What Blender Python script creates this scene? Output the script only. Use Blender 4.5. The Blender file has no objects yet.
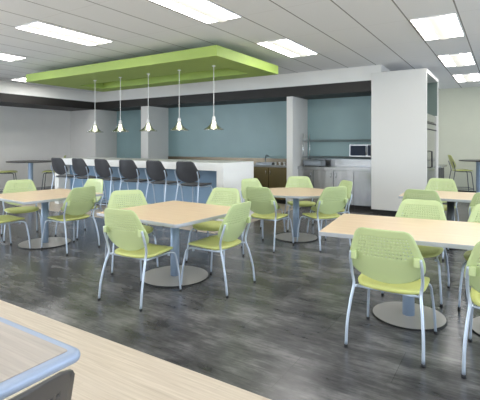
import bpy, bmesh, math, random
from mathutils import Vector, Matrix
PI = math.pi
R = math.radians
random.seed(7)
scene = bpy.context.scene
COL = scene.collection

# ---------------------------------------------------------------- camera, world, lights, exposure
cam_data = bpy.data.cameras.new('camera')
cam_data.sensor_width = 36.0
cam_data.lens = 420 / 480 * 36
cam_data.shift_y = -56 / 480
cam_data.clip_start = 0.05
cam = bpy.data.objects.new('camera', cam_data)
cam.location = (0, 0, 1.5)
cam.rotation_euler = (R(90), 0, R(32.35))
COL.objects.link(cam)
scene.camera = cam

world = bpy.data.worlds.new('sky')
scene.world = world
world.use_nodes = True
bg = world.node_tree.nodes['Background']
bg.inputs[0].default_value = (0.78, 0.89, 1.0, 1)
bg.inputs[1].default_value = 1.6

FIX = 10.5          # ceiling fixture emission

def daylight(name, loc, rot, sx, sy, power, color=(0.80, 0.90, 1.0)):
    l = bpy.data.lights.new(name, 'AREA')
    l.shape = 'RECTANGLE'; l.size = sx; l.size_y = sy; l.energy = power; l.color = color
    o = bpy.data.objects.new(name, l); o.location = loc; o.rotation_euler = rot
    COL.objects.link(o); return o
# daylight through the window bands (lights stand in the window openings)
daylight('window_daylight', (-5.5, -4.2, 1.9), (R(90), 0, R(180)), 11.0, 1.9, 400).rotation_euler = (R(-90), 0, 0)
daylight('window_daylight', (4.7, 4.5, 1.9), (0, R(-90), 0), 1.9, 12.0, 250).rotation_euler = (0, R(90), 0)

daylight('window_daylight', (-12.65, -.7, 1.9), (0, R(-90), 0), 1.9, 6.5, 330)  # unseen left window light, added to brighten the far left and ceiling
scene.view_settings.view_transform = 'Standard'
scene.view_settings.look = 'None'
scene.view_settings.gamma = 1
scene.view_settings.use_curve_mapping = False
scene.view_settings.exposure = 0.36

# ---------------------------------------------------------------- materials
def mat(name, color, rough=0.5, metal=0.0, spec=0.5, coat=0.0, emit=None, estr=0.0, trans=0.0, noise=None):
    m = bpy.data.materials.new(name); m.use_nodes = True
    nt = m.node_tree; b = nt.nodes['Principled BSDF']
    b.inputs['Base Color'].default_value = (*color, 1)
    b.inputs['Roughness'].default_value = rough
    b.inputs['Metallic'].default_value = metal
    b.inputs['Specular IOR Level'].default_value = spec
    b.inputs['Coat Weight'].default_value = coat
    b.inputs['Transmission Weight'].default_value = trans
    if emit:
        b.inputs['Emission Color'].default_value = (*emit, 1)
        b.inputs['Emission Strength'].default_value = estr
    if noise:
        sc, amt = noise
        tc = nt.nodes.new('ShaderNodeTexCoord'); n = nt.nodes.new('ShaderNodeTexNoise')
        n.inputs['Scale'].default_value = sc; n.inputs['Detail'].default_value = 4
        r = nt.nodes.new('ShaderNodeValToRGB')
        r.color_ramp.elements[0].position = 0.3; r.color_ramp.elements[1].position = 0.7
        r.color_ramp.elements[0].color = (*[c * (1 - amt) for c in color], 1)
        r.color_ramp.elements[1].color = (*[min(1, c * (1 + amt)) for c in color], 1)
        nt.links.new(tc.outputs['Object'], n.inputs['Vector'])
        nt.links.new(n.outputs['Fac'], r.inputs['Fac'])
        nt.links.new(r.outputs['Color'], b.inputs['Base Color'])
    return m

def wood(name, c1, c2, axis='X', scale=3.0, rough=0.4, stretch=14, planks=None):
    m = bpy.data.materials.new(name); m.use_nodes = True
    nt = m.node_tree; b = nt.nodes['Principled BSDF']; b.inputs['Roughness'].default_value = rough
    tc = nt.nodes.new('ShaderNodeTexCoord'); mp = nt.nodes.new('ShaderNodeMapping')
    s = [scale * stretch] * 3; s['XYZ'.index(axis)] = scale
    mp.inputs['Scale'].default_value = s
    n = nt.nodes.new('ShaderNodeTexNoise'); n.inputs['Scale'].default_value = 1; n.inputs['Detail'].default_value = 5
    n.inputs['Roughness'].default_value = 0.6
    r = nt.nodes.new('ShaderNodeValToRGB')
    r.color_ramp.elements[0].position = 0.32; r.color_ramp.elements[1].position = 0.68
    r.color_ramp.elements[0].color = (*c1, 1); r.color_ramp.elements[1].color = (*c2, 1)
    L = nt.links.new
    L(tc.outputs['Object'], mp.inputs['Vector']); L(mp.outputs['Vector'], n.inputs['Vector'])
    L(n.outputs['Fac'], r.inputs['Fac'])
    last = r.outputs['Color']
    if planks:
        br = nt.nodes.new('ShaderNodeTexBrick'); br.inputs['Scale'].default_value = 1
        br.inputs['Brick Width'].default_value = planks[0]; br.inputs['Row Height'].default_value = planks[1]
        br.inputs['Mortar Size'].default_value = 0.002
        br.inputs['Color1'].default_value = (1, 1, 1, 1); br.inputs['Color2'].default_value = (0.96, 0.96, 0.96, 1)
        br.inputs['Mortar'].default_value = (0.88, 0.88, 0.88, 1)
        L(tc.outputs['Object'], br.inputs['Vector'])
        mx = nt.nodes.new('ShaderNodeMix'); mx.data_type = 'RGBA'; mx.blend_type = 'MULTIPLY'
        mx.inputs[0].default_value = 1
        L(last, mx.inputs[6]); L(br.outputs['Color'], mx.inputs[7]); last = mx.outputs[2]
    L(last, b.inputs['Base Color'])
    return m

def vinyl(name):
    m = bpy.data.materials.new(name); m.use_nodes = True
    nt = m.node_tree; b = nt.nodes['Principled BSDF']; L = nt.links.new
    tc = nt.nodes.new('ShaderNodeTexCoord')
    def noise(scale, st, det=6, rg=0.6):
        mp = nt.nodes.new('ShaderNodeMapping'); mp.inputs['Scale'].default_value = st
        n = nt.nodes.new('ShaderNodeTexNoise'); n.inputs['Scale'].default_value = scale
        n.inputs['Detail'].default_value = det; n.inputs['Roughness'].default_value = rg
        L(tc.outputs['Object'], mp.inputs['Vector']); L(mp.outputs['Vector'], n.inputs['Vector'])
        return n.outputs['Fac']
    a = noise(1.9, (1.0, 2.2, 1), 8, 0.66)
    c = noise(5.0, (0.8, 8.0, 1), 5, 0.65)
    mx = nt.nodes.new('ShaderNodeMix'); mx.data_type = 'FLOAT'; mx.inputs[0].default_value = 0.27
    L(a, mx.inputs[2]); L(c, mx.inputs[3])
    r = nt.nodes.new('ShaderNodeValToRGB')
    e = r.color_ramp.elements
    e[0].position = 0.38; e[0].color = (0.038, 0.038, 0.040, 1)
    e[1].position = 0.63; e[1].color = (0.185, 0.180, 0.178, 1)
    k = e.new(0.5); k.color = (0.083, 0.081, 0.083, 1)
    L(mx.outputs[0], r.inputs['Fac'])
    br = nt.nodes.new('ShaderNodeTexBrick'); br.inputs['Scale'].default_value = 1
    br.inputs['Brick Width'].default_value = 1.22; br.inputs['Row Height'].default_value = 0.457
    br.inputs['Mortar Size'].default_value = 0.0022
    br.inputs['Color1'].default_value = (1.12, 1.12, 1.12, 1); br.inputs['Color2'].default_value = (0.86, 0.86, 0.86, 1)
    br.inputs['Mortar'].default_value = (0.6, 0.6, 0.6, 1)
    L(tc.outputs['Object'], br.inputs['Vector'])
    mm = nt.nodes.new('ShaderNodeMix'); mm.data_type = 'RGBA'; mm.blend_type = 'MULTIPLY'; mm.inputs[0].default_value = 1
    L(r.outputs['Color'], mm.inputs[6]); L(br.outputs['Color'], mm.inputs[7])
    L(mm.outputs[2], b.inputs['Base Color'])
    rr = nt.nodes.new('ShaderNodeMapRange'); rr.inputs['To Min'].default_value = 0.17; rr.inputs['To Max'].default_value = 0.30
    L(c, rr.inputs['Value']); L(rr.outputs[0], b.inputs['Roughness'])
    bp = nt.nodes.new('ShaderNodeBump'); bp.inputs['Strength'].default_value = 0.06
    L(c, bp.inputs['Height']); L(bp.outputs[0], b.inputs['Normal'])
    return m

def ceiling_mat(name):
    m = bpy.data.materials.new(name); m.use_nodes = True
    nt = m.node_tree; b = nt.nodes['Principled BSDF']; b.inputs['Roughness'].default_value = 0.9
    L = nt.links.new
    tc = nt.nodes.new('ShaderNodeTexCoord'); sp = nt.nodes.new('ShaderNodeSeparateXYZ')
    L(tc.outputs['Object'], sp.inputs[0])
    def line(out, period, offset, width):
        a = nt.nodes.new('ShaderNodeMath'); a.operation = 'SUBTRACT'; a.inputs[1].default_value = offset
        L(out, a.inputs[0])
        p = nt.nodes.new('ShaderNodeMath'); p.operation = 'PINGPONG'; p.inputs[1].default_value = period / 2
        L(a.outputs[0], p.inputs[0])
        c = nt.nodes.new('ShaderNodeMath'); c.operation = 'LESS_THAN'; c.inputs[1].default_value = width / 2
        L(p.outputs[0], c.inputs[0]); return c.outputs[0]
    lx = line(sp.outputs['X'], 0.6115, -1.137, 0.019)
    ly = line(sp.outputs['Y'], 1.36, 3.37, 0.007)
    n = nt.nodes.new('ShaderNodeTexNoise'); n.inputs['Scale'].default_value = 60
    L(tc.outputs['Object'], n.inputs['Vector'])
    base = nt.nodes.new('ShaderNodeValToRGB')
    base.color_ramp.elements[0].color = (0.77, 0.78, 0.80, 1); base.color_ramp.elements[1].color = (0.83, 0.84, 0.86, 1)
    L(n.outputs['Fac'], base.inputs['Fac'])
    m1 = nt.nodes.new('ShaderNodeMix'); m1.data_type = 'RGBA'
    L(ly, m1.inputs[0]); L(base.outputs[0], m1.inputs[6]); m1.inputs[7].default_value = (0.66, 0.66, 0.67, 1)
    m2 = nt.nodes.new('ShaderNodeMix'); m2.data_type = 'RGBA'
    L(lx, m2.inputs[0]); L(m1.outputs[2], m2.inputs[6]); m2.inputs[7].default_value = (0.27, 0.27, 0.27, 1)
    L(m2.outputs[2], b.inputs['Base Color'])
    return m

def brushed(name, color, rough=0.28, axis='X'):
    m = mat(name, color, rough, 1.0)
    nt = m.node_tree; b = nt.nodes['Principled BSDF']
    tc = nt.nodes.new('ShaderNodeTexCoord'); mp = nt.nodes.new('ShaderNodeMapping')
    s = [14, 14, 14]; s['XYZ'.index(axis)] = 1.5
    mp.inputs['Scale'].default_value = s
    n = nt.nodes.new('ShaderNodeTexNoise'); n.inputs['Scale'].default_value = 1
    rr = nt.nodes.new('ShaderNodeMapRange'); rr.inputs['To Min'].default_value = rough * 0.85; rr.inputs['To Max'].default_value = rough * 1.2
    nt.links.new(tc.outputs['Object'], mp.inputs['Vector']); nt.links.new(mp.outputs['Vector'], n.inputs['Vector'])
    nt.links.new(n.outputs['Fac'], rr.inputs['Value']); nt.links.new(rr.outputs[0], b.inputs['Roughness'])
    m2 = nt.nodes.new('ShaderNodeMapping'); m2.inputs['Scale'].default_value = (5.0, 5.0, 1.2)
    n2 = nt.nodes.new('ShaderNodeTexNoise'); n2.inputs['Scale'].default_value = 1; n2.inputs['Detail'].default_value = 1
    bp = nt.nodes.new('ShaderNodeBump'); bp.inputs['Strength'].default_value = 0.12; bp.inputs['Distance'].default_value = 0.06
    nt.links.new(tc.outputs['Object'], m2.inputs['Vector']); nt.links.new(m2.outputs['Vector'], n2.inputs['Vector'])
    nt.links.new(n2.outputs['Fac'], bp.inputs['Height']); nt.links.new(bp.outputs[0], b.inputs['Normal'])
    return m

M = dict(
    floor=vinyl('slate_vinyl'),
    planks=wood('pale_plank', (0.46, 0.385, 0.295), (0.62, 0.54, 0.44), 'X', 1.9, 0.42, 34, (1.5, 0.19)),
    ceiling=ceiling_mat('ceiling_tile'),
    wall=mat('white_wall', (0.80, 0.79, 0.76), 0.75, noise=(2.0, 0.02)),
    wall_grey=mat('grey_wall', (0.76, 0.745, 0.72), 0.75, noise=(2.0, 0.02)),
    wall_cream=mat('cream_wall', (0.66, 0.67, 0.55), 0.75, noise=(2.0, 0.02)),
    teal=mat('teal_wall', (0.29, 0.42, 0.435), 0.38, noise=(1.5, 0.05)),
    band=mat('dark_band', (0.017, 0.014, 0.012), 0.55),
    canopy=mat('green_paint', (0.34, 0.46, 0.10), 0.55, noise=(3.0, 0.03)),
    black=mat('black_base', (0.012, 0.012, 0.012), 0.5),
    top=wood('maple_top', (0.66, 0.495, 0.315), (0.75, 0.59, 0.40), 'X', 2.2, 0.32, 16),
    grey_top=wood('greyed_top', (0.32, 0.285, 0.25), (0.43, 0.385, 0.335), 'X', 2.0, 0.38, 26),
    edge=mat('silver_edge', (0.42, 0.44, 0.48), 0.35, 0.35),
    edge_blue=mat('silver_bullnose', (0.30, 0.37, 0.50), 0.38, 0.3),
    pole=mat('silver_column', (0.33, 0.43, 0.58), 0.34, 0.2),
    disc=mat('brushed_disc', (0.52, 0.49, 0.46), 0.38, 0.35),
    tube=mat('silver_tube', (0.52, 0.59, 0.69), 0.28, 0.5),
    green=mat('green_plastic', (0.52, 0.55, 0.18), 0.42, spec=0.5),
    green_pale=mat('green_back_plastic', (0.49, 0.58, 0.285), 0.34, spec=0.6),
    dark_plastic=mat('charcoal_plastic', (0.045, 0.045, 0.050), 0.40),
    grey_plastic=mat('grey_plastic', (0.05, 0.048, 0.047), 0.42),
    rubber=mat('black_rubber', (0.01, 0.01, 0.012), 0.6),
    bar_white=mat('white_laminate', (0.84, 0.84, 0.82), 0.35),
    bar_blue=mat('blue_panel', (0.18, 0.29, 0.42), 0.35),
    steel=brushed('stainless', (0.50, 0.50, 0.50), 0.22, 'Z'),
    steel_warm=brushed('warm_stainless', (0.38, 0.30, 0.16), 0.25, 'Z'),
    steel_brown=brushed('brown_stainless', (0.20, 0.165, 0.12), 0.3, 'Z'),
    dark_tube=mat('dark_tube', (0.09, 0.10, 0.11), 0.35, 0.5),
    chrome=mat('chrome', (0.75, 0.76, 0.78), 0.12, 1.0),
    wire=mat('wire_chrome', (0.30, 0.32, 0.34), 0.3, 1.0),
    screen=mat('dark_glass', (0.006, 0.014, 0.035), 0.3, spec=0.25),
    box_white=mat('white_panel', (0.70, 0.69, 0.66), 0.5),
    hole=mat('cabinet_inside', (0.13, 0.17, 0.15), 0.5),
    cord=mat('white_cord', (0.75, 0.75, 0.75), 0.5),
    lens=mat('lens_lit', (0.9, 0.9, 0.9), 0.5, emit=(1.0, 0.985, 0.95), estr=FIX),
    basket=mat('basket_lit', (0.85, 0.83, 0.78), 0.5, emit=(1.0, 0.96, 0.87), estr=FIX * 0.045),
    fixture=mat('fixture_metal', (0.8, 0.8, 0.8), 0.5),
    bulb=mat('bulb_lit', (1, 1, 1), 0.5, emit=(1.0, 0.90, 0.68), estr=9.0),
    cone=mat('frosted_cone', (0.9, 0.88, 0.8), 0.4, emit=(1.0, 0.95, 0.82), estr=1.6),
    frame=mat('window_frame_paint', (0.35, 0.35, 0.36), 0.5),
    cup=mat('white_ceramic', (0.8, 0.8, 0.78), 0.3),
)
def glass_mat(name, tint, mixf):
    m = bpy.data.materials.new(name); m.use_nodes = True; nt = m.node_tree
    for n in list(nt.nodes):
        if n.type == 'BSDF_PRINCIPLED': nt.nodes.remove(n)
    out = [n for n in nt.nodes if n.type == 'OUTPUT_MATERIAL'][0]
    t = nt.nodes.new('ShaderNodeBsdfTransparent'); t.inputs[0].default_value = (*tint, 1)
    g = nt.nodes.new('ShaderNodeBsdfGlossy'); g.inputs['Roughness'].default_value = 0.08
    mx = nt.nodes.new('ShaderNodeMixShader')
    lw = nt.nodes.new('ShaderNodeLayerWeight'); lw.inputs['Blend'].default_value = mixf
    nt.links.new(lw.outputs['Facing'], mx.inputs[0])
    nt.links.new(t.outputs[0], mx.inputs[1]); nt.links.new(g.outputs[0], mx.inputs[2])
    nt.links.new(mx.outputs[0], out.inputs['Surface'])
    return m
M['glass'] = glass_mat('pendant_glass', (0.95, 0.96, 0.93), 0.35)
M['pane'] = glass_mat('window_glass', (0.97, 0.98, 1.0), 0.15)

# ---------------------------------------------------------------- mesh helpers
def obj(name, bm, m, parent=None, smooth=False, bevel=0, loc=(0, 0, 0), rotz=0, seg=2):
    me = bpy.data.meshes.new(name)
    bmesh.ops.recalc_face_normals(bm, faces=bm.faces)
    bm.to_mesh(me); bm.free()
    ms = m if isinstance(m, (list, tuple)) else [m]
    for k in ms: me.materials.append(k)
    if smooth:
        for p in me.polygons: p.use_smooth = True
    o = bpy.data.objects.new(name, me); COL.objects.link(o)
    o.location = loc; o.rotation_euler = (0, 0, rotz)
    if parent: o.parent = parent
    if bevel:
        b = o.modifiers.new('bevel', 'BEVEL'); b.width = bevel; b.segments = seg; b.limit_method = 'ANGLE'
        b.angle_limit = R(40)
    return o

def box(bm, x0, x1, y0, y1, z0, z1, mi=0):
    vs = [bm.verts.new((x, y, z)) for x in (x0, x1) for y in (y0, y1) for z in (z0, z1)]
    for f in ((0, 1, 3, 2), (4, 6, 7, 5), (0, 4, 5, 1), (2, 3, 7, 6), (0, 2, 6, 4), (1, 5, 7, 3)):
        fc = bm.faces.new([vs[i] for i in f]); fc.material_index = mi
    return bm

def boxes(*bs):
    bm = bmesh.new()
    for b in bs: box(bm, *b)
    return bm

def smooth_path(pts, n=6):
    P = [Vector(p) for p in pts]; out = []
    Q = [P[0] * 2 - P[1]] + P + [P[-1] * 2 - P[-2]]
    for i in range(1, len(Q) - 2):
        a, b, c, d = Q[i - 1], Q[i], Q[i + 1], Q[i + 2]
        for k in range(n):
            t = k / n
            out.append(0.5 * ((2 * b) + (c - a) * t + (2 * a - 5 * b + 4 * c - d) * t * t + (3 * b - a - 3 * c + d) * t ** 3))
    out.append(P[-1]); return out

def tube(bm, pts, r, n=8, caps=True, closed=False):
    P = [Vector(p) for p in pts]; rings = []
    up = None
    N = len(P)
    for i, p in enumerate(P):
        if closed: t = (P[(i + 1) % N] - P[i - 1])
        else: t = (P[min(i + 1, N - 1)] - P[max(i - 1, 0)])
        t.normalize()
        if up is None:
            up = Vector((0, 0, 1)) if abs(t.z) < 0.9 else Vector((1, 0, 0))
        s = t.cross(up).normalized(); up = s.cross(t).normalized()
        rr = r[i] if isinstance(r, (list, tuple)) else r
        rings.append([bm.verts.new(p + (s * math.cos(2 * PI * k / n) + up * math.sin(2 * PI * k / n)) * rr) for k in range(n)])
    for i in range(N - 1 + (1 if closed else 0)):
        a, b = rings[i], rings[(i + 1) % N]
        for k in range(n):
            bm.faces.new((a[k], a[(k + 1) % n], b[(k + 1) % n], b[k]))
    if caps and not closed:
        bm.faces.new(rings[0][::-1]); bm.faces.new(rings[-1])
    return bm

def lathe(bm, prof, n=32, cx=0, cy=0, close_top=True, close_bot=True):
    rings = []
    for r, z in prof:
        rings.append([bm.verts.new((cx + r * math.cos(2 * PI * k / n), cy + r * math.sin(2 * PI * k / n), z)) for k in range(n)])
    for a, b in zip(rings, rings[1:]):
        for k in range(n): bm.faces.new((a[k], a[(k + 1) % n], b[(k + 1) % n], b[k]))
    if close_bot: bm.faces.new(rings[0][::-1])
    if close_top: bm.faces.new(rings[-1])
    return bm

def rrect(hw, hd, r, n=6):
    pts = []
    for cx, cy, a0 in ((hw - r, hd - r, 0), (-hw + r, hd - r, 90), (-hw + r, -hd + r, 180), (hw - r, -hd + r, 270)):
        for k in range(n + 1):
            a = R(a0 + 90 * k / n); pts.append((cx + r * math.cos(a), cy + r * math.sin(a)))
    return pts

def prism(bm, pts, z0, z1):
    a = [bm.verts.new((x, y, z0)) for x, y in pts]; b = [bm.verts.new((x, y, z1)) for x, y in pts]
    n = len(pts)
    for k in range(n): bm.faces.new((a[k], a[(k + 1) % n], b[(k + 1) % n], b[k]))
    bm.faces.new(a[::-1]); bm.faces.new(b); return bm

def thing(name, label, cat, loc=(0, 0, 0), rotz=0, group=None):
    o = bpy.data.objects.new(name, None); COL.objects.link(o)
    o.empty_display_size = 0.1
    o.location = loc; o.rotation_euler = (0, 0, rotz); o['label'] = label; o['category'] = cat
    if group: o['group'] = group
    return o

def tag(o, label, cat, group=None):
    o['label'] = label; o['category'] = cat
    if group: o['group'] = group
    return o

def struct(name, bm, m, label=None, bevel=0):
    o = obj(name, bm, m, bevel=bevel); o['kind'] = 'structure'
    if label: o['label'] = label
    return o

def dup(root, loc, rotz, label=None, group=None):
    r = root.copy(); COL.objects.link(r); r.location = loc; r.rotation_euler = (0, 0, rotz)
    if label: r['label'] = label
    if group: r['group'] = group
    for ch in list(root.children):
        c = ch.copy(); COL.objects.link(c); c.parent = r
        for g in list(ch.children):
            d = g.copy(); COL.objects.link(d); d.parent = c
    return r

# ---------------------------------------------------------------- room shell
XL, XR, YN, YB, YF, ZC = -12.8, 5.0, -4.5, 10.1, 14.3, 3.2
SEAM = 2.18
struct('floor', boxes((XL - .2, XR + .2, SEAM, YF + .3, -0.12, 0)), M['floor'], 'dark slate-look vinyl floor')
struct('floor', boxes((XL - .2, XR + .2, YN - .2, SEAM, -0.12, 0)), M['planks'], 'pale wood plank floor in the foreground')
struct('floor', boxes((-10.1, -4.12, 5.70, 9.44, 0.0, 0.004)), M['planks'], 'pale wood plank floor zone around the bar')
struct('ceiling', boxes((XL - .2, XR + .2, YN - .2, YF + .3, ZC, ZC + .15)), M['ceiling'], 'light grey suspended tile ceiling')
struct('wall_left', boxes((XL - .2, XL, 3.0, 9.2, 0, ZC)), M['wall_grey'], 'plain light grey left wall')
# back wall behind the bar (teal) with fins
struct('wall_back', boxes((-11.5, -2.45, YB, YB + .2, 0, ZC)), M['teal'], 'muted teal back wall behind bar and kitchen')
struct('wall_corner', boxes((XL - .2, -11.5, 9.2, YB + .2, 0, ZC)), M['wall_grey'], 'grey wall stub in the far left corner')
struct('wall_partition', boxes((-9.40, -9.10, 9.2, YB, 0, 2.645)), M['wall_grey'], 'light grey partition fin behind the bar')
struct('wall_partition', boxes((-4.49, -4.33, 9.2, YB, 0, 2.645)), M['wall_grey'], 'light grey partition fin between the kitchen niches')
struct('wall_return', boxes((-2.45, -2.25, 10.95, YF + .2, 0, ZC)), M['wall'], 'wall returning behind the tall white box')
struct('wall_far', boxes((-2.45, XR + .2, YF, YF + .2, 0, ZC)), M['wall_cream'], 'pale cream far wall on the right')
struct('baseboard_far', boxes((-2.25, XR, YF - .02, YF, 0, .10)), M['black'], 'black baseboard of the far wall')
struct('baseboard_left', boxes((XL, XL + .02, YN, 9.2, 0, .10)), M['frame'], 'dark grey baseboard of the left wall')
# soffit: white fascia over a dark band, along the back and along the left wall
XS = -11.5
struct('trim_1', boxes((XS, -2.26, 9.2, YB, 2.88, ZC)), M['wall'], 'white fascia above the dark band over the bar')
struct('trim_2', boxes((XS, -2.46, 9.195, YB, 2.645, 2.88)), M['band'], 'near-black band of the soffit over the bar')
struct('trim_3', boxes((XL, XS, YN, 9.2, 2.88, ZC)), M['wall'], 'white fascia along the left wall')
struct('trim_4', boxes((XL, XS, YN, 9.2, 2.645, 2.88)), M['band'], 'dark band of the soffit along the left wall')

# window walls out of the frame (behind and to the right of the viewer)
def window_wall(name, win, along, lo, hi, fixed, t, z0, z1, n):
    def bx(a0, a1, za, zb, dt=0):
        if along == 'X': return (a0, a1, fixed - t + dt, fixed - dt, za, zb)
        return (fixed + dt, fixed + t - dt, a0, a1, za, zb)
    struct(name, boxes(bx(lo, hi, 0, z0), bx(lo, hi, z1, ZC)), M['wall'])
    w = (hi - lo) / n
    for i in range(n):
        a, b = lo + i * w, lo + (i + 1) * w
        f = struct('window_%d' % (win + i), boxes(bx(a, a + .06, z0, z1, .05), bx(b - .06, b, z0, z1, .05), bx(a, b, z0, z0 + .06, .05), bx(a, b, z1 - .06, z1, .05)), M['frame'])
        p = obj('pane', boxes(bx(a + .06, b - .06, z0 + .06, z1 - .06, .095)), M['pane'], f)
window_wall('wall_near', 1, 'X', XL - .2, XR + .2, YN, .2, .8, 2.9, 6)
window_wall('wall_left', 13, 'Y', YN, 3.0, XL - .2, .2, .8, 2.6, 3)  # unseen window band, added along with the brightening light on the left
window_wall('wall_right', 7, 'Y', YN - .0, YF, XR, .2, .8, 2.9, 6)

# ---------------------------------------------------------------- canopy
CX0, CX1, CY0, CY1, CZ0, CZ1 = -9.15, -3.87, 5.42, 7.55, 2.90, 3.07
OX0, OX1, OY0, OY1 = -8.62, -4.33, 6.43, 7.12
t = thing('ceiling_canopy', 'lime green rectangular canopy hung under the ceiling above the bar', 'ceiling canopy', ((CX0 + CX1) / 2, (CY0 + CY1) / 2, CZ0))
def W2L(t, bs): # boxes in world coords to the local coords of t
    lx, ly, lz = t.location
    return [(a - lx, b - lx, c - ly, d - ly, e - lz, f - lz) for a, b, c, d, e, f in bs]
obj('frame', boxes(*W2L(t, [(CX0, CX1, CY0, OY0, CZ0, CZ1), (CX0, CX1, OY1, CY1, CZ0, CZ1),
                            (CX0, OX0, OY0, OY1, CZ0, CZ1), (OX1, CX1, OY0, OY1, CZ0, CZ1)])), M['canopy'], t)
obj('recessed_panel', boxes(*W2L(t, [(OX0, OX1, OY0, OY1, CZ1 - .02, CZ1)])), M['canopy'], t)
for x in (-8.4, -6.5, -4.6):
    for y in (5.9, 7.3):
        bm = bmesh.new()
        tube(bm, [(x - t.location.x, y - t.location.y, CZ1 - CZ0), (x - t.location.x, y - t.location.y, ZC - CZ0)], .012)
        obj('hanger_rod', bm, M['cord'], t)

# ---------------------------------------------------------------- ceiling lights
def make_light():
    t = thing('ceiling_light', 'x', 'ceiling light', (0, 0, ZC), 0, 'recessed ceiling lights')
    hw, hl = .285, .665
    z = -.012
    obj('frame', boxes((-hw, -hw + .012, -hl, hl, z, 0), (hw - .012, hw, -hl, hl, z, 0), (-hw, hw, -hl, -hl + .012, z, 0), (-hw, hw, hl - .012, hl, z, 0)), M['fixture'], t)
    for s in (-1, 1):
        a, b = sorted((s * .09, s * (hw - .012)))
        obj('lens', boxes((a, b, -hl + .012, hl - .012, -.010, -.001)), M['lens'], t)
    bm = bmesh.new()
    n = 8; prof = [(-.09 + .18 * k / n, -.010 - .022 * math.sin(PI * k / n)) for k in range(n + 1)]
    v0 = [bm.verts.new((x, -hl + .012, zz)) for x, zz in prof]; v1 = [bm.verts.new((x, hl - .012, zz)) for x, zz in prof]
    for k in range(n): bm.faces.new((v0[k], v0[k + 1], v1[k + 1], v1[k]))
    a = [bm.verts.new((-.09, -hl + .012, -.001)), bm.verts.new((.09, -hl + .012, -.001)), bm.verts.new((.09, hl - .012, -.001)), bm.verts.new((-.09, hl - .012, -.001))]
    bm.faces.new([a[0], a[1]] + v0[::-1]); bm.faces.new([a[3], a[2]] + v1[::-1]); bm.faces.new(a)
    obj('basket', bm, M['basket'], t, smooth=False)
    return t
lights = [
    (-.83, 6.75, 'recessed ceiling light nearest above the tall white box, largest of the right row'),
    (-.83, 9.52, 'recessed ceiling light in the middle of the row right of the tall white box'),
    (-.83, 12.2, 'recessed ceiling light nearest the cream far wall, smallest of the right row'),
    (-3.26, 4.07, 'recessed ceiling light cut by the top edge of the photo, left of centre'),
    (-3.26, 6.77, 'recessed ceiling light just right of the green canopy'),
    (-5.76, 4.07, 'long recessed ceiling light at upper left, in front of the green canopy'),
    (-8.25, 4.07, 'recessed ceiling light cut by the left edge of the photo'),
    (-10.72, 6.77, 'recessed ceiling light peeking past the left end of the green canopy'),
]
proto_l = None
for x, y, lab in lights:
    if proto_l is None:
        proto_l = make_light(); proto_l.location = (x, y, ZC); proto_l['label'] = lab
    else: dup(proto_l, (x, y, ZC), 0, lab)
for x, y in ((-.83, 4.07), (-.83, 1.35), (-3.26, 1.35), (-5.76, 1.35), (-8.25, 1.35), (-10.72, 4.07), (-.83, -1.4), (-3.26, -1.4), (-5.76, -1.4), (-8.25, -1.4),
             (1.6, 1.35), (1.6, 4.07), (1.6, 6.77), (1.6, 9.52), (1.6, 12.2)):
    dup(proto_l, (x, y, ZC), 0, 'recessed ceiling light outside the photo, behind or beside the viewer', 'recessed ceiling lights out of view')

# ---------------------------------------------------------------- green stackable chair
def shell_back(w_fn, z0, z1, y_fn, curve, holes, nu=22, nv=22, th=.011, hr=0.35):
    """backrest sheet with real round perforations; u across, v up"""
    bm = bmesh.new()
    def P(u, v):
        w = w_fn(v)
        x = u * w
        sag = 0.0
        z = z0 + (z1 - z0) * v + sag
        y = y_fn(v) + curve * (x / .25) ** 2
        return Vector((x, y, z))
    vs = [0.5 - 0.5 * math.cos(PI * j / nv) for j in range(nv + 1)]
    vs = [0.6 * a + 0.4 * (j / nv) for j, a in enumerate(vs)]
    grid = [[bm.verts.new(P(-1 + 2 * i / nu, vs[j])) for i in range(nu + 1)] for j in range(nv + 1)]
    for j in range(nv):
        for i in range(nu):
            a, b, c, d = grid[j][i], grid[j][i + 1], grid[j + 1][i + 1], grid[j + 1][i]
            uc = -1 + 2 * (i + .5) / nu; vc = (vs[j] + vs[j + 1]) / 2
            if holes and holes(uc, vc):
                cen = (a.co + b.co + c.co + d.co) / 4
                mids = [(a.co + b.co) / 2, (b.co + c.co) / 2, (c.co + d.co) / 2, (d.co + a.co) / 2]
                cor = [a, b, c, d]
                ring = []
                for k in range(4):
                    ring.append(bm.verts.new(cen + (cor[k].co - cen) * hr * .82))
                    ring.append(bm.verts.new(cen + (mids[k] - cen) * hr * 1.25))
                for k in range(4):
                    bm.faces.new((cor[k], cor[(k + 1) % 4], ring[(2 * k + 2) % 8], ring[2 * k + 1], ring[2 * k]))
            else:
                bm.faces.new((a, b, c, d))
    bmesh.ops.remove_doubles(bm, verts=bm.verts, dist=0.0004)
    return bm

def back_width(v):
    # broad low down, narrowing to a softly squared top, round bottom
    base = .265 - .078 * max(0, (v - .45) / .55) ** 1.1 if v > .45 else .265
    top = 1.0
    if v > .86: top = (max(0.0, 1 - ((v - .86) / .14) ** 2.6)) ** .5 * .22 + .78
    bot = 1.0
    if v < .36: bot = (max(0.0, 1 - ((.36 - v) / .363) ** 2.3)) ** .60
    return base * top * bot

def back_holes(u, v):
    return .44 + .16 * u * u < v < .86 and abs(u) < .80

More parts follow.
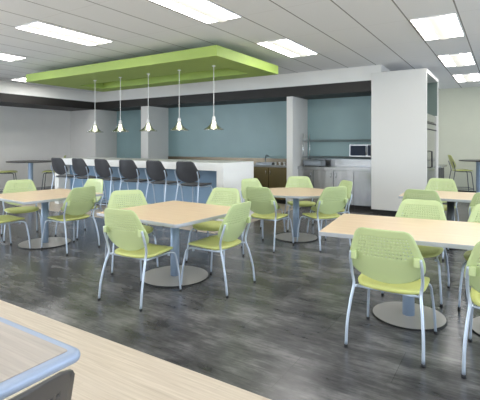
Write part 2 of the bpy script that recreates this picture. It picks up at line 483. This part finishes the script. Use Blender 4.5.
def seat_mesh(z, hw=.248, y0=-.215, y1=.285, th=.024):
    bm = bmesh.new(); n = 40; rings = 7
    def pt(ang, r, dz):
        c, s = math.cos(ang), math.sin(ang)
        e = 2 / 3.6
        x = hw * r * math.copysign(abs(c) ** e, c); y = (y0 + y1) / 2 + (y1 - y0) / 2 * r * math.copysign(abs(s) ** e, s)
        if y < 0: x *= 1 - .10 * (y / y0) ** 2
        zz = z + .010 + .045 * y - .012 * (1 - min(1, (abs(x) / hw)) ** 2) - .024 * max(0, (y - .14) / .145) ** 2 + .018 * max(0, (-y - .10) / .115) ** 2
        return (x, y, zz + dz)
    top = [bm.verts.new(pt(0, 0, 0))]; rt = []
    for k in range(1, rings + 1):
        rt.append([bm.verts.new(pt(2 * PI * i / n, k / rings, 0 if k < rings else -.006)) for i in range(n)])
    for i in range(n): bm.faces.new((top[0], rt[0][i], rt[0][(i + 1) % n]))
    for a, b in zip(rt, rt[1:]):
        for i in range(n): bm.faces.new((a[i], b[i], b[(i + 1) % n], a[(i + 1) % n]))
    lo = [bm.verts.new(pt(2 * PI * i / n, .985, -th)) for i in range(n)]
    lo2 = [bm.verts.new(pt(2 * PI * i / n, .90, -th - .006)) for i in range(n)]
    for i in range(n):
        j = (i + 1) % n
        bm.faces.new((rt[-1][i], lo[i], lo[j], rt[-1][j])); bm.faces.new((lo[i], lo2[i], lo2[j], lo[j]))
    bm.faces.new(lo2)
    return bm

def glide_on(leg, p, r=.0135, h=.022):
    bm = bmesh.new(); lathe(bm, [(r, 0), (r * 1.1, h * .4), (r, h)], 10, p[0], p[1])
    obj('glide', bm, M['rubber'], leg, smooth=True)

def side_width(v):
    top = (max(0.0, 1 - (max(0, v - .90) / .101) ** 3)) ** .4
    return (.242 - .022 * v) * top * ((max(0.0, 1 - (max(0, .3 - v) / .302) ** 2.3)) ** .6)

def make_chair(name, label, seat_m, back_m, holes=True, tube_m=None, width=back_width, ztop=.898):
    t = thing(name, label, 'chair')
    tm = tube_m or M['tube']
    sz = .455
    obj('seat', seat_mesh(sz), seat_m, t, smooth=True)
    yf = lambda v: -.185 - .135 * v ** 1.2 - .014 * math.sin(PI * v)
    b = obj('backrest', shell_back(width, .490, ztop, yf, .038, back_holes if holes else None, 20, 21), back_m, t, smooth=True)
    so = b.modifiers.new('thickness', 'SOLIDIFY'); so.thickness = .010; so.offset = 0
    for s in (-1, 1):
        # rear leg: from the backrest bracket down past the seat to the floor
        bm = bmesh.new()
        tube(bm, smooth_path([(s * .240, -.256, .705), (s * .248, -.240, .64), (s * .247, -.205, .53), (s * .236, -.200, .445),
                              (s * .248, -.235, .34), (s * .262, -.275, .18), (s * .265, -.295, .02)]), .0115, 8)
        l = obj('leg', bm, tm, t, smooth=True); glide_on(l, (s * .265, -.296))
        bm = bmesh.new()
        tube(bm, smooth_path([(s * .205, .10, .412), (s * .218, .19, .412), (s * .236, .235, .385), (s * .246, .255, .30), (s * .258, .275, .16), (s * .265, .287, .02)]), .0105, 8)
        l = obj('leg', bm, tm, t, smooth=True); glide_on(l, (s * .265, .288))
        bm = bmesh.new()
        box(bm, s * .218 - .020, s * .218 + .020, -.268, -.228, .650, .712)
        obj('bracket', bm, back_m, t, bevel=.006)
    bm = bmesh.new()
    for s in (-1, 1):
        tube(bm, [(s * .236, -.20, .43), (s * .215, -.12, .417), (s * .205, .12, .412)], .010, 8)
        tube(bm, [(s * .205, .17, .400), (s * .205, .17, .38)], .013, 8)
    tube(bm, [(-.205, .06, .412), (.205, .06, .412)], .009, 8)
    tube(bm, [(-.23, -.17, .423), (.23, -.17, .423)], .009, 8)
    obj('seat_frame', bm, tm, t, smooth=True)
    return t

chair0 = make_chair('dining_chair', 'x', M['green'], M['green_pale'])
first = [True]
def chair(x, y, face, label, group):
    rz = R(face - 90)
    if first[0]:
        first[0] = False
        chair0.location = (x, y, 0); chair0.rotation_euler = (0, 0, rz); chair0['label'] = label; chair0['group'] = group; return chair0
    return dup(chair0, (x, y, 0), rz, label, group)
g1 = 'green chairs around the near middle square table'
chair(-3.05, 2.99, 93, 'green chair, back to viewer, at the near left side of the middle square table', g1)
chair(-2.595, 3.66, 180, 'lime green chair seen from behind at the right side of the middle square table', g1)
chair(-3.92, 3.67, -33, 'lime green chair facing the viewer at the left corner of the middle square table', g1)
chair(-3.20, 4.46, -82, 'green chair facing the viewer behind the middle square table, before the white bar end', g1)
g2 = 'green chairs around the left table'
chair(-5.305, 3.81, 180, 'olive green chair seen from behind at the right side of the leftmost dining table', g2)
chair(-5.97, 3.16, 88, 'green chair cut by the left photo edge, tucked under the left table', g2)
chair(-6.62, 3.85, -25, 'lime green chair facing the viewer at the far left of the leftmost dining table', g2)
chair(-5.96, 4.48, -88, 'pale green chair behind the left table, in front of the bar stools', g2)
g3 = 'green chairs around the round table'
chair(-2.955, 5.44, 88, 'green chair seen from behind at the near left of the round table', g3)
chair(-2.285, 5.90, 148, 'green chair seen from behind at the near right of the round table', g3)
chair(-3.10, 6.93, -58, 'lime green chair facing the viewer straight behind the round table', g3)
chair(-2.41, 6.54, 225, 'lime green chair seen edge-on at the back right of the round table', g3)
chair(-3.48, 6.18, -16, 'green chair mostly hidden at the left of the round table by the bar end', g3)
g4 = 'green chairs around the near right table'
chair(-.735, 3.34, 90, 'large green chair, perforated back to the viewer, at the near right table', g4)
chair(.035, 3.34, 90, 'lime green chair cut by the right photo edge, nearest the viewer', g4)
chair(-.77, 4.56, -90, 'green perforated chair facing the viewer behind the near right table', g4)
chair(-.085, 4.56, -92, 'green chair cut by the right photo edge, behind the near right table', g4)
g5 = 'green chairs around the far right table'
chair(-.95, 6.26, 90, 'dark green shaded chair back at the near side of the far right table', g5)
chair(-.14, 6.30, 90, 'dark green chair sliver at the right photo edge by the far right table', g5)
chair(-.95, 7.78, -90, 'green chair facing the viewer behind the far right table, beside the white box', g5)

# foreground dark grey chair
make_g = make_chair('side_chair', 'dark grey perforated chair pushed against the foreground table at the bottom left', M['grey_plastic'], M['grey_plastic'], width=side_width, ztop=.932)
make_g.location = (-1.248, .482, 0); make_g.rotation_euler = (0, 0, R(90))

# ---------------------------------------------------------------- dining tables
def table_parts(t, hw, hd, bases, r=.05, top_m=None, edge_m=None, band=.006, th=.034, round_r=None, disc_r=.37, pole_r=.050):
    zt = .74
    top_m = top_m or M['top']; edge_m = edge_m or M['edge']
    bm = bmesh.new()
    if round_r: lathe(bm, [(round_r - .01, zt - th), (round_r, zt - th + .006), (round_r, zt - .004), (round_r - .005, zt - .0005)], 64)
    else: prism(bm, rrect(hw, hd, r, 8), zt - th, zt - .0005)
    obj('edge_band', bm, edge_m, t, bevel=0 if round_r else min(.006, th * .3), seg=3)
    bm = bmesh.new()
    if round_r: lathe(bm, [(round_r - band, zt - .012), (round_r - band, zt)], 64)
    else: prism(bm, rrect(hw - band, hd - band, max(.01, r - band), 8), zt - .012, zt)
    obj('tabletop', bm, top_m, t)
    for bx_, by_ in bases:
        bm = bmesh.new(); lathe(bm, [(disc_r - .004, 0), (disc_r, .002), (disc_r, .012), (disc_r - .006, .0135)], 64, bx_, by_)
        obj('base_rim', bm, M['black'], t)
        bm = bmesh.new(); lathe(bm, [(disc_r - .008, .010), (disc_r - .008, .0145), (pole_r + .05, .017), (pole_r, .017)], 64, bx_, by_)
        obj('base', bm, M['disc'], t, smooth=False)
        bm = bmesh.new(); lathe(bm, [(pole_r, .015), (pole_r, zt - th - .03)], 32, bx_, by_)
        p = obj('column', bm, M['pole'], t, smooth=False)
        for f in p.data.polygons: f.use_smooth = len(f.vertices) == 4
        bm = boxes((bx_ - .22, bx_ + .22, by_ - .03, by_ + .03, zt - th - .03, zt - th), (bx_ - .03, bx_ + .03, by_ - .22, by_ + .22, zt - th - .03, zt - th))
        obj('top_bracket', bm, M['black'], t)
t = thing('dining_table', 'square maple-topped pedestal table in the middle, ringed by four green chairs', 'table', (-3.20, 3.66, 0), R(-3), 'square pedestal dining tables')
table_parts(t, .62, .62, [(.03, -.03)], disc_r=.385)
t = thing('dining_table', 'square maple-topped pedestal table furthest left, near the bar stools', 'table', (-5.88, 3.78, 0), R(-4), 'square pedestal dining tables')
table_parts(t, .62, .62, [(0, 0)], disc_r=.37)
t = thing('round_dining_table', 'round maple-topped pedestal table before the kitchen niche', 'table', (-2.84, 6.16, 0), 0)
table_parts(t, 0, 0, [(0, 0)], round_r=.63, disc_r=.345)
def long_table(t, L, D, th=.036):
    zt = .74
    bm = bmesh.new(); prism(bm, [(x + L / 2, y + D / 2) for x, y in rrect(L / 2, D / 2, .018, 5)], zt - th, zt - .0005); obj('edge_band', bm, M['edge'], t, bevel=.004)
    bm = bmesh.new(); prism(bm, [(x + L / 2, y + D / 2) for x, y in rrect(L / 2 - .004, D / 2 - .004, .014, 5)], zt - .012, zt); obj('tabletop', bm, M['top'], t)
    return zt, th
def base_at(t, x, y, zt=.74, th=.036, disc_r=.305, pole_r=.05, pm=None):
    bm = bmesh.new(); lathe(bm, [(disc_r - .004, 0), (disc_r, .002), (disc_r, .012), (disc_r - .006, .0135)], 64, x, y); obj('base_rim', bm, M['black'], t)
    bm = bmesh.new(); lathe(bm, [(disc_r - .008, .010), (disc_r - .008, .0145), (pole_r + .05, .017), (pole_r, .017)], 64, x, y); obj('base', bm, M['disc'], t)
    bm = bmesh.new(); lathe(bm, [(pole_r, .015), (pole_r, zt - th - .03)], 32, x, y); p = obj('column', bm, pm or M['pole'], t)
    for f in p.data.polygons: f.use_smooth = len(f.vertices) == 4
    obj('top_bracket', boxes((x - .22, x + .22, y - .03, y + .03, zt - th - .03, zt - th), (x - .03, x + .03, y - .22, y + .22, zt - th - .03, zt - th)), M['black'], t)
t = thing('long_dining_table', 'long maple table at right with a brushed disc foot, nearest the viewer', 'table', (-1.375, 3.44, 0), R(7), 'long tables on the right')
long_table(t, 2.13, 1.07); base_at(t, .705, .36); base_at(t, 1.47, .36)
t = thing('long_dining_table', 'maple table further back on the right, beside the tall white box', 'table', (-1.33, 6.42, 0), R(3), 'long tables on the right')
long_table(t, 2.13, 1.05); base_at(t, .66, .51, pm=M['dark_tube']); base_at(t, 1.47, .51, pm=M['dark_tube'])  # shade under this table is put into the darker column colour
# foreground table
t = thing('work_table', 'greyed wood table with a wide pale blue rounded edge in the bottom left corner', 'table', (-2.07, .262, 0), 0)
zt = .74
bm = bmesh.new(); prism(bm, rrect(.75, .75, .045, 8), zt - .042, zt - .002); obj('edge_band', bm, M['edge_blue'], t, bevel=.019, seg=5)
bm = bmesh.new(); prism(bm, rrect(.75 - .042, .75 - .042, .012, 6), zt - .012, zt); obj('tabletop', bm, M['grey_top'], t)
base_at(t, 0, 0, th=.042)

# ---------------------------------------------------------------- bar
BX0, BX1, BY0, BY1, BZ = -9.62, -4.45, 6.45, 7.56, 1.14
t = thing('bar_counter', 'long white waterfall bar with a blue front panel in front of the teal wall', 'bar counter', ((BX0 + BX1) / 2, (BY0 + BY1) / 2, 0))
obj('worktop', boxes(*W2L(t, [(BX0, BX1, BY0, BY1, BZ - .15, BZ)])), M['bar_white'], t, bevel=.004)
for a, b in ((BX0, BX0 + .16), (BX1 - .16, BX1)):
    obj('end_panel', boxes(*W2L(t, [(a, b, BY0, BY1, .004, BZ - .15)])), M['bar_white'], t, bevel=.003)
obj('front_panel', boxes(*W2L(t, [(BX0 + .16, BX1 - .16, BY0 + .32, BY0 + .36, .09, BZ - .15)])), M['bar_blue'], t)
obj('kick_board', boxes(*W2L(t, [(BX0 + .16, BX1 - .16, BY0 + .38, BY0 + .42, .004, .09)])), M['black'], t)
obj('back_panel', boxes(*W2L(t, [(BX0 + .16, BX1 - .16, BY1 - .06, BY1 - .02, .004, BZ - .15)])), M['bar_white'], t)

# ---------------------------------------------------------------- bar stools
def make_stool(name, label, seat_m, back_m, sh=.78, tm=None):
    t = thing(name, label, 'stool')
    tm = tm or M['tube']
    dz = sh - .455
    obj('seat', seat_mesh(sh), seat_m, t, smooth=True)
    yf = lambda v: -.185 - .125 * v ** 1.2 - .014 * math.sin(PI * v)
    b = obj('backrest', shell_back(back_width, sh + .03, sh + .415, yf, .038, None, 14, 12), back_m, t, smooth=True)
    so = b.modifiers.new('thickness', 'SOLIDIFY'); so.thickness = .010; so.offset = 0
    for s in (-1, 1):
        bm = bmesh.new()
        tube(bm, smooth_path([(s * .250, -.255, sh + .24), (s * .256, -.235, sh + .17), (s * .246, -.205, sh + .07), (s * .232, -.195, sh - .02),
                              (s * .240, -.215, sh - .15), (s * .262, -.27, sh - .5), (s * .272, -.30, .02)]), .011, 7)
        l = obj('leg', bm, tm, t, smooth=True); glide_on(l, (s * .272, -.301))
        bm = bmesh.new()
        tube(bm, smooth_path([(s * .19, .08, sh - .045), (s * .205, .17, sh - .045), (s * .222, .215, sh - .08), (s * .245, .245, sh - .35), (s * .270, .285, .02)]), .011, 7)
        l = obj('leg', bm, tm, t, smooth=True); glide_on(l, (s * .270, .286))
    bm = bmesh.new()
    zf = .27; fx = .258
    tube(bm, [(-fx, -.278, zf), (-fx, .268, zf), (fx, .268, zf), (fx, -.278, zf)], .009, 7, closed=True)
    obj('footrest', bm, tm, t, smooth=True)
    bm = bmesh.new()
    for s in (-1, 1): tube(bm, [(s * .232, -.20, sh - .02), (s * .20, -.1, sh - .04), (s * .19, .10, sh - .045)], .010, 7)
    tube(bm, [(-.195, 0, sh - .043), (.195, 0, sh - .043)], .009, 7)
    obj('seat_frame', bm, tm, t, smooth=True)
    return t
ordn = ['first black bar stool from the left at the white bar', 'second black bar stool from the left at the white bar',
        'third black bar stool from the left at the white bar', 'fourth black bar stool from the left at the white bar',
        'fifth black bar stool from the left, second from the right end of the white bar',
        'black bar stool nearest the right end of the white bar']
st0 = None
for k in range(6):
    x = -8.46 + k * .738
    if st0 is None: st0 = make_stool('bar_stool', ordn[0], M['dark_plastic'], M['dark_plastic']); st0.location = (x, 6.0, 0); st0['group'] = 'black stools along the bar'
    else: dup(st0, (x, 6.0, 0), R(random.uniform(-3, 3)), ordn[k])
gs = make_stool('bar_stool', 'tall lime green stool seen from the side before the cream far wall', M['green'], M['green'], tm=M['dark_tube'])
gs.location = (-1.07, 13.2, 0); gs.rotation_euler = (0, 0, R(18 - 90)); gs['group'] = 'tall green stools at high tables'
dup(gs, (-11.17, 6.05, 0), R(55 - 90), 'tall green stool at the far left photo edge, left of the high table')
dup(gs, (-10.22, 6.82, 0), R(230 - 90), 'tall green stool between the high table and the left end of the bar')

# ---------------------------------------------------------------- high tables
def high_table(label, x, y, r=.58, pole=.06, ztop=1.05, foot=.30):
    t = thing('high_table', label, 'table', (x, y, 0), 0, 'tall standing-height tables')
    bm = bmesh.new(); lathe(bm, [(r - .015, ztop - .03), (r, ztop - .02), (r, ztop - .004), (r - .006, ztop)], 48); obj('tabletop', bm, M['grey_plastic'], t)
    bm = bmesh.new(); lathe(bm, [(pole, .02), (pole, ztop - .03)], 24); obj('column', bm, M['pole'], t, smooth=False)
    bm = bmesh.new(); lathe(bm, [(foot, 0), (foot, .012), (pole + .03, .02)], 40); obj('base', bm, M['disc'], t)
high_table('round high table with dark top by the left wall, left of the bar', -10.62, 6.42)
high_table('dark-topped high table at the right photo edge before the cream wall', -.62, 13.45, r=.52, pole=.09)

# ---------------------------------------------------------------- pendants
def make_pendant():
    t = thing('pendant_lamp', 'x', 'pendant lamp', (0, 0, 0), 0, 'glass pendant lamps over the bar')
    top = 2.90
    bm = bmesh.new(); lathe(bm, [(.034, top - .010), (.034, top)], 20); obj('ceiling_plate', bm, M['cord'], t)
    bm = bmesh.new(); tube(bm, [(0, 0, 1.99), (0, 0, top - .008)], .006, 6); obj('cord', bm, M['cord'], t)
    bm = bmesh.new(); lathe(bm, [(.030, 1.915), (.034, 1.93), (.030, 1.97), (.020, 1.995)], 16); obj('socket', bm, M['cord'], t, smooth=False)
    prof = [(.030, 1.935), (.042, 1.905), (.060, 1.865), (.086, 1.828), (.124, 1.795), (.158, 1.776), (.178, 1.764), (.182, 1.757)]
    bm = bmesh.new(); lathe(bm, prof, 32, close_top=False, close_bot=False)
    g = obj('glass_shade', bm, M['glass'], t, smooth=True); so = g.modifiers.new('thickness', 'SOLIDIFY'); so.thickness = .004
    bm = bmesh.new(); lathe(bm, [(.022, 1.925), (.032, 1.88), (.050, 1.825), (.060, 1.790), (.064, 1.778)], 28, close_top=False, close_bot=False)
    g = obj('inner_cone', bm, M['cone'], t, smooth=True); so = g.modifiers.new('thickness', 'SOLIDIFY'); so.thickness = .003
    bm = bmesh.new(); lathe(bm, [(.004, 1.765), (.030, 1.778), (.038, 1.80), (.032, 1.83), (.016, 1.86), (.014, 1.89)], 20); obj('bulb', bm, M['bulb'], t, smooth=True)
    return t
plabs = ['leftmost of the five glass pendant lamps over the bar', 'second glass pendant lamp from the left over the bar',
         'middle one of the five glass pendant lamps over the bar', 'fourth glass pendant lamp from the left over the bar',
         'rightmost of the five glass pendant lamps over the bar']
p0 = make_pendant()
for k in range(5):
    x = -7.64 + k * .805
    if k == 0: p0.location = (x, 6.1, 0); p0['label'] = plabs[0]
    else: dup(p0, (x, 6.1, 0), 0, plabs[k])

# ---------------------------------------------------------------- tall white enclosure with refrigerator
T = dict(x0=-2.45, x1=-1.35, y0=9.15, y1=10.90, z=3.03)
t = thing('refrigerator_enclosure', 'tall white boxed enclosure standing around the steel refrigerator', 'enclosure', ((T['x0'] + T['x1']) / 2, (T['y0'] + T['y1']) / 2, 0))
obj('side_panel', boxes(*W2L(t, [(T['x0'], T['x1'], T['y0'], T['y0'] + .06, .10, T['z'])])), M['box_white'], t)
obj('side_panel', boxes(*W2L(t, [(T['x0'], T['x1'], T['y1'] - .05, T['y1'], 0, T['z'])])), M['box_white'], t)
obj('top_panel', boxes(*W2L(t, [(T['x0'], T['x1'], T['y0'] + .09, T['y1'] - .05, T['z'] - .08, T['z'])])), M['box_white'], t)
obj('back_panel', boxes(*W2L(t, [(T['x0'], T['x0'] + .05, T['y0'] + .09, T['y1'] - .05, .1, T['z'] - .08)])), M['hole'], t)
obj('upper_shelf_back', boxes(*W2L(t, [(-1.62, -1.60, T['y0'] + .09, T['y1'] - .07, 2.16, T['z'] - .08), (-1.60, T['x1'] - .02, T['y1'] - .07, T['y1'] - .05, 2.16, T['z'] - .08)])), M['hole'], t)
obj('kick_board', boxes(*W2L(t, [(T['x0'] + .03, T['x1'] - .06, T['y0'] + .04, T['y0'] + .08, 0, .10)])), M['black'], t)
fy0, fy1 = T['y0'] + .10, T['y1'] - .06
t = thing('refrigerator', 'stainless steel refrigerator set into the tall white enclosure', 'refrigerator', (-1.9, (fy0 + fy1) / 2, 0))
obj('body', boxes(*W2L(t, [(-2.38, -1.44, fy0, fy1, 0, 2.14)])), M['steel'], t, bevel=.004)
obj('grille', boxes(*W2L(t, [(-1.44, -1.385, fy0, fy1, 1.98, 2.14)])), M['steel'], t, bevel=.004)
bm = boxes(*W2L(t, [(-1.386, -1.382, fy0 + .06, fy1 - .02, 1.93, 1.96), (-1.386, -1.381, fy0 + .06, fy1 - .02, 1.80, 1.825)]))
obj('vent_slot', bm, M['black'], t)
d = obj('door', boxes(*W2L(t, [(-1.44, -1.387, fy0, fy1, .12, 1.97)])), M['steel'], t, bevel=.004)
bm = bmesh.new(); hy = 9.72 - t.location.y
tube(bm, [(.52, hy, 1.0), (.57, hy, 1.01), (.57, hy, 1.34), (.52, hy, 1.35)], .016, 8)
obj('handle', bm, M['black'], d, smooth=True)
# low grey cabinet behind
t = thing('low_cabinet', 'low grey cabinet with overhanging worktop just behind the tall white enclosure', 'cabinet', (-1.8, 11.45, 0))
obj('body', boxes((-.44, .44, -.5, .5, .0, .93)), M['grey_plastic'], t)
obj('door', boxes((.44, .455, -.49, -.01, .08, .92)), M['grey_plastic'], t, bevel=.003)
obj('door', boxes((.44, .455, .01, .49, .08, .92)), M['grey_plastic'], t, bevel=.003)
obj('worktop', boxes((-.44, .52, -.5, .52, .93, .97)), M['steel'], t)

# ---------------------------------------------------------------- kitchen niches
def base_cabinet(label, x0, x1, y0, y1, h, m, group, handles=(1,), doors=1):
    t = thing('base_cabinet', label, 'cabinet', ((x0 + x1) / 2, (y0 + y1) / 2, 0), 0, group)
    w = (x1 - x0) / 2; dp = (y1 - y0) / 2
    obj('body', boxes((-w, w, -dp + .02, dp, .10, h)), m, t)
    obj('kick_board', boxes((-w, w, -dp + .08, -dp + .10, 0, .10)), M['black'], t)
    dw = 2 * w / doors
    for i in range(doors):
        a = -w + i * dw
        d = obj('door', boxes((a + .006, a + dw - .006, -dp, -dp + .019, .115, h - .02)), m, t, bevel=.003)
        s = handles[i]
        hx = a + dw - .06 if s > 0 else a + .06
        bm = bmesh.new(); tube(bm, [(hx, -dp, h - .17), (hx, -dp - .03, h - .17), (hx, -dp - .03, h - .07), (hx, -dp, h - .07)], .007, 6)
        obj('handle', bm, M['chrome'], d, smooth=True)
    return t
KY0 = 9.50
gk = 'stainless cabinets in the right kitchen niche'
xs = [-4.33, -3.93, -3.42, -2.94, -2.46]
labs = ['narrow dark stainless cabinet at the left end of the right kitchen niche', 'stainless cabinet left of centre in the right kitchen niche, handle at its right',
        'bright stainless cabinet right of centre in the right kitchen niche, handle at its left', 'stainless cabinet beside the tall white enclosure in the right kitchen niche']
for i in range(4):
    base_cabinet(labs[i], xs[i] + .003, xs[i + 1] - .003, KY0, YB - .005, .88, M['steel'], gk, (1 if i % 2 else -1,) if i else (1,))
o = obj('kitchen_worktop', boxes((-4.325, -2.455, KY0 - .03, YB - .005, .885, .955)), M['steel'], bevel=.004)
tag(o, 'stainless steel worktop in the right kitchen niche under the microwave', 'worktop')
o = obj('backsplash', boxes((-4.325, -2.455, YB - .03, YB - .005, .958, 1.13)), M['steel'])
tag(o, 'bright stainless backsplash strip on the teal wall of the right niche', 'backsplash')
gl = 'bronze-toned steel cabinets in the left kitchen niche'
xx = -9.09; n = 7; w = (-4.50 + 9.09) / n
names = ['leftmost, hidden behind the bar', 'second from the left, behind the bar', 'third from the left, behind the bar', 'middle one, behind the bar',
         'fifth from the left, behind the bar', 'beside the white bar end', 'beside the light grey partition fin']
for i in range(n):
    base_cabinet('bronze-toned steel cabinet in the left kitchen niche, ' + names[i], xx + i * w + .003, xx + (i + 1) * w - .003, KY0, YB - .005, .90, M['steel_warm'], gl, (1 if i % 2 else -1,))
o = obj('kitchen_worktop', boxes((-9.09, -4.495, KY0 - .03, YB - .005, .905, .965)), M['steel'], bevel=.004)
tag(o, 'steel worktop of the left niche running behind the bar', 'worktop')
o = obj('backsplash', boxes((-9.09, -4.495, YB - .03, YB - .005, .968, 1.11)), M['steel_brown'])
tag(o, 'warm-toned steel backsplash strip behind the bar in the left niche', 'backsplash')
# faucet and small things on the left worktop
t = thing('faucet', 'small dark arched faucet on the left steel worktop beside the bar end', 'faucet', (-5.45, 9.88, .965))
bm = bmesh.new(); lathe(bm, [(.03, 0), (.03, .03), (.02, .04)], 14); obj('base', bm, M['wire'], t)
bm = bmesh.new(); tube(bm, smooth_path([(0, 0, .03), (0, 0, .15), (.03, -.03, .22), (.11, -.10, .235), (.19, -.15, .20)]), .012, 8); obj('spout', bm, M['wire'], t, smooth=True)
t = thing('dish_tray', 'low dark steel tray on the left worktop by the white bar end', 'tray', (-5.32, 9.68, .965))
bm = boxes((-.24, .24, -.13, .13, 0, .008), (-.24, .24, -.13, -.122, .008, .05), (-.24, .24, .122, .13, .008, .05), (-.24, -.232, -.122, .122, .008, .05), (.232, .24, -.122, .122, .008, .05))
obj('tray_body', bm, M['wire'], t)
cu = None
for i, (x, y, lab) in enumerate(((-5.00, 9.60, 'small white cup on the left worktop, leftmost of three by the tray'),
                                 (-4.91, 9.66, 'small white cup on the left worktop, in the middle of three'),
                                 (-4.80, 9.70, 'small white cup on the left worktop, right of the other two'))):
    z = .965
    if cu is None:
        bm = bmesh.new(); lathe(bm, [(.022, 0), (.032, .07), (.029, .07), (.019, .006)], 16, close_top=True); cu = obj('cup', bm, M['cup'], smooth=False)
        c = cu
    else:
        c = cu.copy(); COL.objects.link(c)
    c.location = (x, y, z); tag(c, lab, 'cup', 'white cups on the left worktop')

# shelf rack and microwave
t = thing('wire_shelf_rack', 'chrome rack with two wire shelves against the teal wall of the right niche', 'shelf rack', (-3.40, 9.83, .955))
for x in (-.85, .85):
    for y in (-.20, .22):
        bm = bmesh.new(); tube(bm, [(x, y, 0), (x, y, .80)], .012, 8); obj('post', bm, M['chrome'], t, smooth=True)
for z in (.235, .64):
    bm = bmesh.new()
    for y in (-.20, .22):
        for dz in (0, .03): tube(bm, [(-.87, y, z - dz), (.87, y, z - dz)], .006, 6)
    for k in range(30):
        x = -.85 + 1.7 * k / 29; tube(bm, [(x, -.20, z + .006), (x, .22, z + .006)], .0035, 4)
    for x in (-.86, .86): tube(bm, [(x, -.20, z), (x, .22, z)], .006, 6)
    obj('wire_shelf', bm, M['wire'], t)
t = thing('microwave_oven', 'stainless microwave oven with dark door on the lower wire shelf', 'microwave', (-2.83, 9.80, 1.202))
obj('body', boxes((-.25, .25, -.16, .20, 0, .29)), M['wire'], t, bevel=.006)
d = obj('door', boxes((-.25, .25, -.185, -.162, .003, .287)), M['steel'], t, bevel=.005)
obj('door_glass', boxes((-.225, .13, -.190, -.184, .03, .262)), M['screen'], d)
bm = bmesh.new(); tube(bm, [(.145, -.185, .05), (.145, -.215, .06), (.145, -.215, .24), (.145, -.185, .25)], .009, 8); obj('handle', bm, M['chrome'], d, smooth=True)
obj('control_panel', boxes((.172, .243, -.190, -.184, .03, .27)), M['screen'], t)
t = thing('countertop_grill', 'low dark steel box appliance on the worktop at the left of the right niche', 'appliance', (-4.02, 9.72, .955))
obj('body', boxes((-.20, .26, -.14, .16, .012, .135)), M['wire'], t, bevel=.01)
obj('lid', boxes((-.19, .25, -.13, .15, .138, .16)), M['wire'], t, bevel=.008)
obj('foot', boxes((-.18, -.14, -.1, -.06, 0, .012), (.2, .24, -.1, -.06, 0, .012), (-.18, -.14, .08, .12, 0, .012), (.2, .24, .08, .12, 0, .012)), M['rubber'], t)
